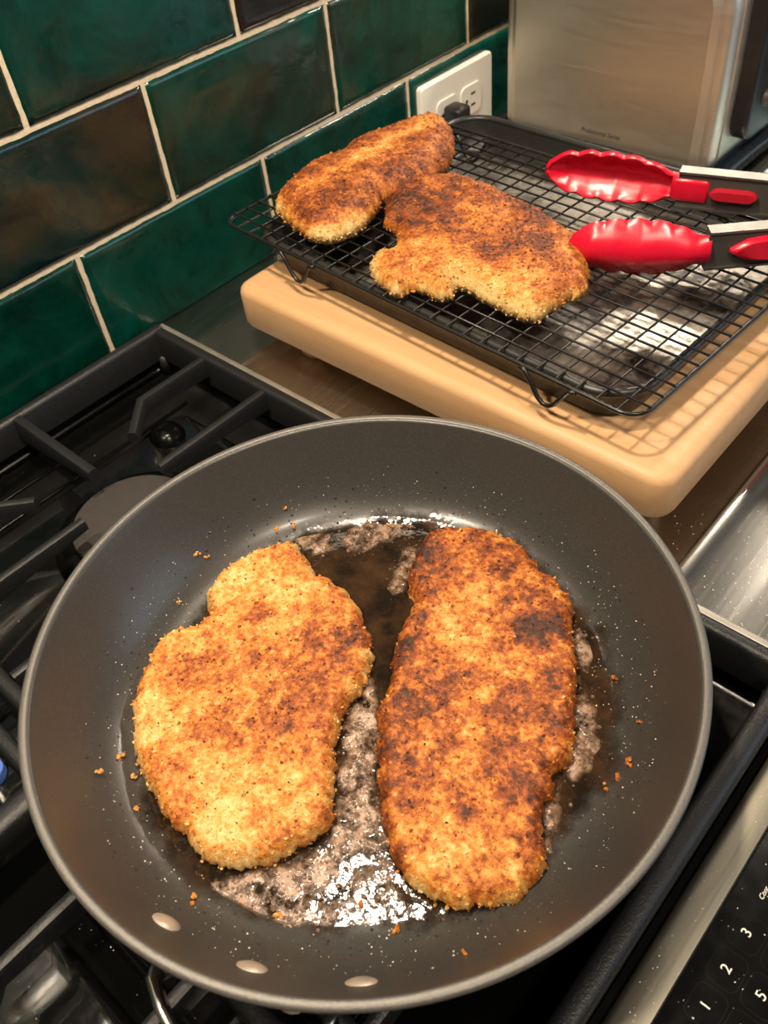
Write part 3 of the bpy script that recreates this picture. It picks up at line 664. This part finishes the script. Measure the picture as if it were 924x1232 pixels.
# loose crumbs lying in the pan, each on its own
def crumb_z(x, y): return float(np.interp(math.hypot(x - PC[0], y - PC[1]), [q[0] for q in inner], [q[1] for q in inner]))
spots = [(270.3, -111.7, 1.8, 0), (275.9, -102.9, 2.0, 0), (266.8, -101.1, 1.5, 0), (253.5, -157.2, 1.9, 0), (256.5, -153.4, 1.6, 0), (265.4, -182.6, 1.4, 0), (477, -78.5, 2.0, 1), (499.8, -96.5, 1.5, 1), (504.8, -123.3, 2.0, 1), (506.7, -116.3, 2.6, 1), (503.5, -129.6, 2.0, 1), (316.5, -261.1, 2.2, 0), (329.2, -264.1, 2.2, 0), (321, -274.2, 2.6, 0), (343.9, -272.2, 1.8, 0), (499.5, -227.4, 1.4, 1), (452, -237, 2.0, 1), (470, -235, 2.2, 1), (428, -263, 2.0, 0), (396, -281, 2.6, 0), (318, -66, 1.6, 0)]
for x, y, r, k in spots:
    x /= 1000; y /= 1000; r /= 1000; b = bmesh.new()
    for q in range(4):
        ret = bmesh.ops.create_icosphere(b, subdivisions=1, radius=r * random.uniform(.35, .6)); off = Vector((random.uniform(-r, r), random.uniform(-r, r), random.uniform(0, r * .5))) * .75
        for v in ret['verts']: v.co = v.co * random.uniform(.55, 1.35) + off
    me = bpy.data.meshes.new('loose_crumb'); b.to_mesh(me); b.free()
    a = me.attributes.new('toast', 'FLOAT', 'POINT'); a.data.foreach_set('value', [(.28, .5)[k] + random.uniform(-.1, .1)] * len(me.vertices))
    lab = 'golden breadcrumb lying loose in the pan beside the paler cutlet' if k == 0 else 'reddish brown breadcrumb lying loose in the pan beside the darker cutlet'
    tag(obj('loose_crumb', me, M['crumb'], None, (x, y, max(crumb_z(x, y), .0209) + r * .3), smooth=False), lab, 'crumb', 'golden crumbs loose in the pan' if k == 0 else 'brown crumbs loose in the pan')
n = 420; a = rng.random(n) * 2 * PI; r = .100 + .040 * rng.random(n) ** 1.8
sel = (np.cos(a - 2.3) > -.2) | (rng.random(n) < .45); a = a[sel]; r = r[sel]
zi = np.interp(r, [q[0] for q in inner], [q[1] for q in inner])
o = blobs('crumb_dust', np.stack([PC[0] + r * np.cos(a), PC[1] + r * np.sin(a), zi + .0002], 1), .0002 + .0006 * rng.random(len(a)) ** 2, M['pepper'], None, 1, .7, False, None, .4)
tag(o, 'fine dark crumb dust scattered around the frying pan sides', 'crumb dust', kind='stuff')
# salt grains spilt over the cooktop, bezel and worktop
def scatter(n, x0, x1, y0, y1, z): return np.stack([rng.uniform(x0, x1, n), rng.uniform(y0, y1, n), np.full(n, z)], 1)
pts = np.concatenate([np.array([(x_, y_, -.020 - .0095 * min(max((x_ - .329) / .0565, 0), 1)) for x_, y_, _ in scatter(150, .335, .45, -.40, -.347, 0)]), scatter(40, .33, .45, -.326, -.31, -.0262), scatter(150, .553, .5645, -.22, -.02, .0003), scatter(90, .566, .615, -.2, -.05, -.0011), scatter(50, .02, .26, -.26, -.03, -.0255)])
o = blobs('salt_grains', pts, .00010 + .00025 * rng.random(len(pts)) ** 2, M['salt'], None, 1, .7, False, None, .3)
tag(o, 'white salt grains spilt over the black cooktop and steel bezel', 'salt', kind='stuff')
pts = np.concatenate([np.stack([np.clip(rng.normal(.500, .018, 150), .474, .60), .006 + np.abs(rng.normal(0, .06, 150)), np.full(150, -.0029)], 1), scatter(40, .43, .452, .02, .08, -.0119)])
o = blobs('water_specks', pts, .00012 + .0004 * rng.random(len(pts)) ** 2.5, M['salt'], None, 1, .4, False, None, .3)
tag(o, 'pale specks dotted over the steel worktop beside the pan', 'specks', kind='stuff')

# ================================================================== BOARD, TRAY, RACK
bd = thing('cutting_board', 'thick pale maple cutting board on feet over the sunken steel worktop', 'cutting board', (.259, .195, -.012))
bm = bmesh.new(); pr0 = (-.182, .184, -.165, .165)
def bl_(ins, z, r): return [(a, c, z) for a, c in rrect(pr0[0] + ins, pr0[1] - ins, pr0[2] + ins, pr0[3] - ins, r, 6)]
loft(bm, [bl_(.006, .0270, .010), bl_(.002, .0285, .013), bl_(0, .0325, .014), bl_(0, .0555, .014), bl_(.0012, .0590, .013), bl_(.0040, .0612, .011), bl_(.0085, .0620, .008)]); normals(bm)
sharp(obj('board_slab', bm, M['wood'], bd), 60)
for x in (-.135, .150):
    for y in (-.128, .13):
        b = bmesh.new(); lathe(b, [(0, 0), (.013, 0), (.0145, .002), (.0145, .0275), (0, .0275)], 24, (x, y, 0)); sharp(obj('foot', normals(b), M['wood'], bd), 50)
TRZ = math.radians(-3.0); TZ = .050
ty = thing('baking_sheet', 'dark stained rimmed baking sheet on the maple cutting board under the rack', 'baking sheet', (.068, .0590, TZ), TRZ)
TW, TD = .340, .2640
def tl_(ins, z, r): return [(a, c, z) for a, c in rrect(ins, TW - ins, ins, TD - ins, r, 8)]
bm = bmesh.new(); loft(bm, [tl_(.020, .0002, .022), tl_(.0145, .0012, .024), tl_(.012, .004, .025), tl_(.0075, .020, .028), tl_(.0065, .0265, .028)], cap1=False)
loft(bm, [tl_(.0075, .0265, .027), tl_(.0085, .020, .027), tl_(.0135, .005, .024), tl_(.0165, .0025, .022), tl_(.022, .0018, .020)], cap0=False, cap1=False)
normals(bm); sharp(obj('pan_walls', bm, M['tray_rim'], ty), 60)
bm = bmesh.new(); loft(bm, [tl_(.0165, .0008, .022), tl_(.0165, .0023, .022), tl_(.022, .0020, .020)]); normals(bm); sharp(obj('stained_floor', bm, M['tray'], ty), 60)
bm = bmesh.new(); tube(bm, [(a, c, .0270) for a, c in rrect(.0040, TW - .0040, .0040, TD - .0040, .030, 10)], .0030, 10, True); normals(bm)
obj('rolled_rim', bm, M['tray_rim'], ty)
RRZ = math.radians(-3.6); RW, RD = .368, .226
rk = thing('wire_rack', 'black wire cooling rack resting on the dark baking sheet', 'cooling rack', (.0494, .0573, .0812), RRZ)
obj('frame', normals(tube(bmesh.new(), [(a, c, 0) for a, c in rrect(-.003, RW, 0, RD, .014, 8)], .0014, 8, True)), M['wire'], rk)
nxw, nyw = 26, 19
wy = bmesh.new(); tube(wy, [(0, 0, 0), (0, RD, 0)], .0008, 6); wym = bpy.data.meshes.new('wire'); wy.to_mesh(wym); wy.free(); wym.materials.append(M['wire'])
wx = bmesh.new(); tube(wx, [(-.003, 0, .0015), (RW, 0, .0015)], .0008, 6); wxm = bpy.data.meshes.new('wire'); wx.to_mesh(wxm); wx.free(); wxm.materials.append(M['wire'])
for k in range(1, nxw): obj('wire', wym, None, rk, (RW * k / nxw, 0, 0))
for k in range(1, nyw): obj('wire', wxm, None, rk, (0, RD * k / nyw, 0))
ft = bmesh.new(); tube(ft, [(-.020, 0, 0), (-.0155, 0, -.001), (-.012, 0, -.006), (-.006, 0, -.0155), (-.002, 0, -.0185), (.002, 0, -.0185), (.006, 0, -.0155), (.012, 0, -.006), (.0155, 0, -.001), (.020, 0, 0)], .0015, 7)
ftm = bpy.data.meshes.new('foot'); normals(ft); ft.to_mesh(ftm); ft.free(); ftm.materials.append(M['wire'])
for x, y in ((.085, -.0022), (.308, -.0022), (.062, RD - .011), (.310, RD - .011)): obj('foot', ftm, None, rk, (x, y, 0))

# ================================================================== TONGS
tg = thing('kitchen_tongs', 'open kitchen tongs with red scalloped silicone heads lying on the rack', 'tongs', (.516, .301, .0845))
TB = Vector((.516, .301, .0845))
def tong_head(base, tip, hw, bulge, name, nsc=5):
    b = bmesh.new(); base = Vector(base); tip = Vector(tip); ax = tip - base; Ln = ax.length; ax.normalize()
    side = Vector((-ax.y, ax.x, 0)).normalized(); upv = Vector((0, 0, 1)); nu, nv = 64, 14; G = []
    for i in range(nu + 1):
        u = i / nu
        wprof = np.interp(u, [0, .10, .17, .30, .50, .68, .82, .92, .97, 1.0], [.52, .54, .68, .92, 1.0, .97, .84, .62, .42, .10]) * hw
        sc = .0020 * abs(math.sin(PI * (u - .12) * 6.2)) * (1 if .14 < u < .93 else 0)
        dp = bulge * np.interp(u, [0, .15, .5, .85, 1.0], [.35, .7, 1.0, .75, .1])
        row = []
        for j in range(nv + 1):
            v = j / nv * 2 - 1
            wv = wprof + (sc if abs(v) > .82 else 0) * (abs(v) - .82) / .18
            row.append(base + ax * u * Ln + upv * v * wv + side * dp * (1 - v * v) - TB)
        G.append([b.verts.new(q) for q in row])
    for i in range(nu):
        for j in range(nv): b.faces.new((G[i][j], G[i + 1][j], G[i + 1][j + 1], G[i][j + 1]))
    normals(b); o = obj(name, b, M['red'], tg); md = o.modifiers.new('thick', 'SOLIDIFY'); md.thickness = .0032; md.offset = 0
    md = o.modifiers.new('round', 'BEVEL'); md.width = .0009; md.segments = 2; md.limit_method = 'ANGLE'; return o
def tong_arm(p0, p1, h0, h1, outn, outer_pad, name):
    p0 = Vector(p0); p1 = Vector(p1); ax = (p1 - p0); Ln = ax.length; ax.normalize(); side = Vector((-ax.y, ax.x, 0)) * outn; upv = Vector((0, 0, 1))
    def P_(t, s, z): h = h0 + (h1 - h0) * t; return p0 + ax * t * Ln + side * s + upv * z * h - TB
    def prism(loops): return normals(loft(bmesh.new(), loops))
    arm = sharp(obj(name, prism([[P_(t, .0038, -.88), P_(t, .0038, .88), P_(t, -.0038, .88), P_(t, -.0038, -.88)] for t in (0, .1, .5, 1)]), M['grey_nylon'], tg), 40)
    for s in (-1, 1):      # bright folded edges of the steel channel
        e = obj('steel_edge', prism([[P_(t, .0050, s * .88), P_(t, .0050, s * 1.0), P_(t, -.0050, s * 1.0), P_(t, -.0050, s * .88)] for t in (0, .1, .5, 1)]), M['steel_arm'], arm, smooth=False)
    def pad(t0, t1, hh, face, mat, nm):
        n_ = 10; b = bmesh.new(); pts = []
        for sgn in (1, -1):
            rg = range(n_ + 1) if sgn > 0 else range(n_, -1, -1)
            for k in rg:
                q = k / n_; e = min(q, 1 - q); sh = min(1, math.sqrt(max(0, 1 - (1 - min(e / .22, 1)) ** 2))) if e > 0 else .12
                pts.append((t0 + (t1 - t0) * q, sgn * hh * max(sh, .12)))
        loft(b, [[P_(t, face * .002, z) for t, z in pts], [P_(t, face * .0062, z) for t, z in pts], [P_(t0 + (t - t0) * .94 + (t1 - t0) * .03, face * .0085, z * .8) for t, z in pts]]); sharp(obj(nm, normals(b), mat, arm), 50)
    if outer_pad: pad(.075, .62, .62, outer_pad, M['red'], 'grip_pad')
    else:
        pad(.11, .27, .30, -outn * 1.0 if False else 1, M['red_dark'], 'inlay'); pad(.45, .62, .30, 1, M['red_dark'], 'inlay')
        pad(.11, .62, .6, -1, M['red'], 'grip_pad')
    return arm
tong_head((.3270, .2440, .1010), (.2320, .2185, .1010), .0160, -.013, 'head')
tong_head((.3790, .1810, .1005), (.3025, .1420, .1000), .0170, .013, 'head')
tong_arm((.3235, .2430, .1010), (.512, .2995, .104), .0130, .0120, -1, 0, 'arm')
tong_arm((.3765, .1798, .1010), (.513, .297, .104), .0130, .0120, -1, 1, 'arm')
obj('collar', boxm(-.014, .012, -.0055, .0055, -.0085, .0085, .003), M['red'], tg, Vector((.3325, .2457, .1010)) - TB, math.atan2(.0565, .1885))
b = bmesh.new(); lathe(b, [(0, -.012), (.009, -.012), (.010, -.010), (.010, .010), (.009, .012), (0, .012)], 24, (0, 0, .0205)); sharp(obj('pivot', normals(b), M['steel_bright'], tg), 50)

# ================================================================== TOASTER, CORD, PACKET
ts = thing('toaster', 'large brushed stainless steel toaster with black end panel by the wall', 'toaster', (0, .4400, -.012))
def tsec(ins, y, zlo=.028, x0=.031, x1=.258, top=.205, r=.052):
    a0, a1, z1_, rr = x0 + ins, x1 - ins, top - ins, max(r - ins, .01); out = [(a0 - .000, y, zlo), (a0 - .001, y, (zlo + z1_) / 2 - .02)]
    for k in range(13):
        t = PI - k / 12 * PI / 2; out.append((a0 + rr + rr * math.cos(t), y, z1_ - rr + rr * math.sin(t)))
    for k in range(13):
        t = PI / 2 - k / 12 * PI / 2; out.append((a1 - rr + rr * math.cos(t), y, z1_ - rr + rr * math.sin(t)))
    out += [(a1 + .001, y, (zlo + z1_) / 2 - .02), (a1, y, zlo)]
    return out
bm = bmesh.new()
loft(bm, [tsec(.017, -.0005), tsec(.0165, .0000), tsec(.0125, .0012), tsec(.0100, .0042), tsec(.0075, .0042), tsec(.0040, .0060), tsec(.0012, .0100), tsec(0, .0160), tsec(0, .0190), tsec(.0010, .0195), tsec(.0010, .0210), tsec(-.0008, .0215), tsec(-.0008, .150), tsec(.0012, .160), tsec(.006, .168)]); normals(bm)
sharp(obj('body', bm, M['toaster_steel'], ts), 40)
bm = bmesh.new(); loft(bm, [[(a, c, z) for a, c in rrect(.024 + i, .272 - i, -.012 + i, .180 - i, .016, 5)] for i, z in ((.006, .006), (.001, .010), (0, .020), (.003, .026), (.007, .0285))]); normals(bm)
pl = sharp(obj('plinth', bm, M['navy'], ts), 50)
for x in (.05, .245):
    for y in (.010, .155):
        b = bmesh.new(); lathe(b, [(0, 0), (.009, 0), (.010, .007), (0, .007)], 16, (x, y, 0)); obj('foot', normals(b), M['black_plastic'], pl)
# black control panel on the end that faces the room
bm = bmesh.new()
def esec(x, ins): return [(x, y, z) for y, z in rrect(.034 + ins, .146 - ins, .040 + ins, .190 - ins, .020 - ins * .5, 6)]
loft(bm, [esec(.255, 0), esec(.270, 0), esec(.2735, .0015), esec(.275, .005)]); normals(bm)
ep = sharp(obj('end_panel', bm, M['black_plastic'], ts), 50)
for z in (.075, .10):
    bm = bmesh.new(); lathe(bm, [(0, .006), (.006, .006), (.0075, .004), (.008, 0)], 20)
    for v in bm.verts: v.co = Vector((.2745 + v.co.z, .062 + v.co.x, z + v.co.y))
    sharp(obj('button', normals(bm), M['grey_nylon'], ep), 40)
obj('lever_slot', boxm(.2745, .2755, .087, .093, .07, .175), M['slot'], ep, smooth=False)
obj('lever', boxm(.275, .298, .076, .104, .158, .168, .003), M['black_plastic'], ep)
for y in (.055, .112):
    obj('bread_slot', boxm(.06, .23, y - .012, y + .012, .2025, .2062, .001), M['slot'], ts, smooth=False)
text('maker_script', 'Professional Series', .0066, M['slot'], ts, Matrix.Translation((.148, -.0006, .0385)) @ Matrix.Rotation(PI / 2, 4, 'X'), shear=.35, ext=.0001, sx=.86)
# power plug and its cord
pg = thing('power_plug', 'black power plug and cord in the white wall outlet', 'plug')
obj('plug_body', boxm(.0085, .030, .372, .392, .028, .049, .004), M['black_plastic'], pg)
obj('cord', normals(tube(bmesh.new(), [(.028, .382, .038), (.034, .384, .036), (.039, .388, .024), (.036, .394, .010), (.030, .402, .0035), (.026, .412, .0033), (.024, .424, .0033), (.022, .440, .0033), (.014, .470, .0033), (.016, .500, .0033)], .0032, 8)), M['black_plastic'], pg)
# pale blue packet by the toaster
pk = thing('food_packet', 'pale blue and white plastic packet lying beside the toaster plinth', 'packet', (.330, .540, -.012))
def pillow(x0, x1, y0, y1, h, seed):
    n_ = 18; vs = []; fs = []
    for s in (1, -1):
        for i in range(n_ + 1):
            for j in range(n_ + 1):
                u, v = i / n_, j / n_; e = (1 - abs(2 * u - 1) ** 3) * (1 - abs(2 * v - 1) ** 3)
                wv = float(fbm(np.array([u * 4.]), np.array([v * 4.]), np.array([0.]), 1.6, 3, seed)[0])
                vs.append((x0 + (x1 - x0) * u, y0 + (y1 - y0) * v, h * .5 + s * (h * .5 * e * (1 + .3 * wv) ) if s > 0 else h * .5 - h * .5 * e))
    m_ = (n_ + 1) ** 2
    for s in (0, 1):
        for i in range(n_):
            for j in range(n_):
                q = [s * m_ + i * (n_ + 1) + j, s * m_ + (i + 1) * (n_ + 1) + j, s * m_ + (i + 1) * (n_ + 1) + j + 1, s * m_ + i * (n_ + 1) + j + 1]
                fs.append(q if s == 0 else q[::-1])
    me = bpy.data.meshes.new('packet'); me.from_pydata(vs, [], fs); me.update(); return me
obj('bag', pillow(-.040, .055, -.040, .055, .020, 5), M['cyan'], pk)
obj('crimped_end', pillow(-.046, .050, -.062, -.040, .016, 9), M['white'], pk)
# blue cloth on the left grate
cl = []
nn = 24; poly = [(a, c) for a, c in rrect(-.008, .010, -.11, .0, .007, 6)]
bm = bmesh.new(); loft(bm, [[(a, c, .0005) for a, c in poly], [(a, c, .005) for a, c in poly], [(a * .96, c * .96, .0075) for a, c in poly]]); normals(bm)
bmesh.ops.subdivide_edges(bm, edges=bm.edges[:], cuts=1)
for v in bm.verts: v.co.z += .0008 * math.sin(v.co.x * 190) * (v.co.z > .003)
tag(obj('dish_cloth', bm, M['cloth'], None, (.2630, -.3000, ZT)), 'folded blue cloth lying on the left grate beside the frying pan', 'cloth')
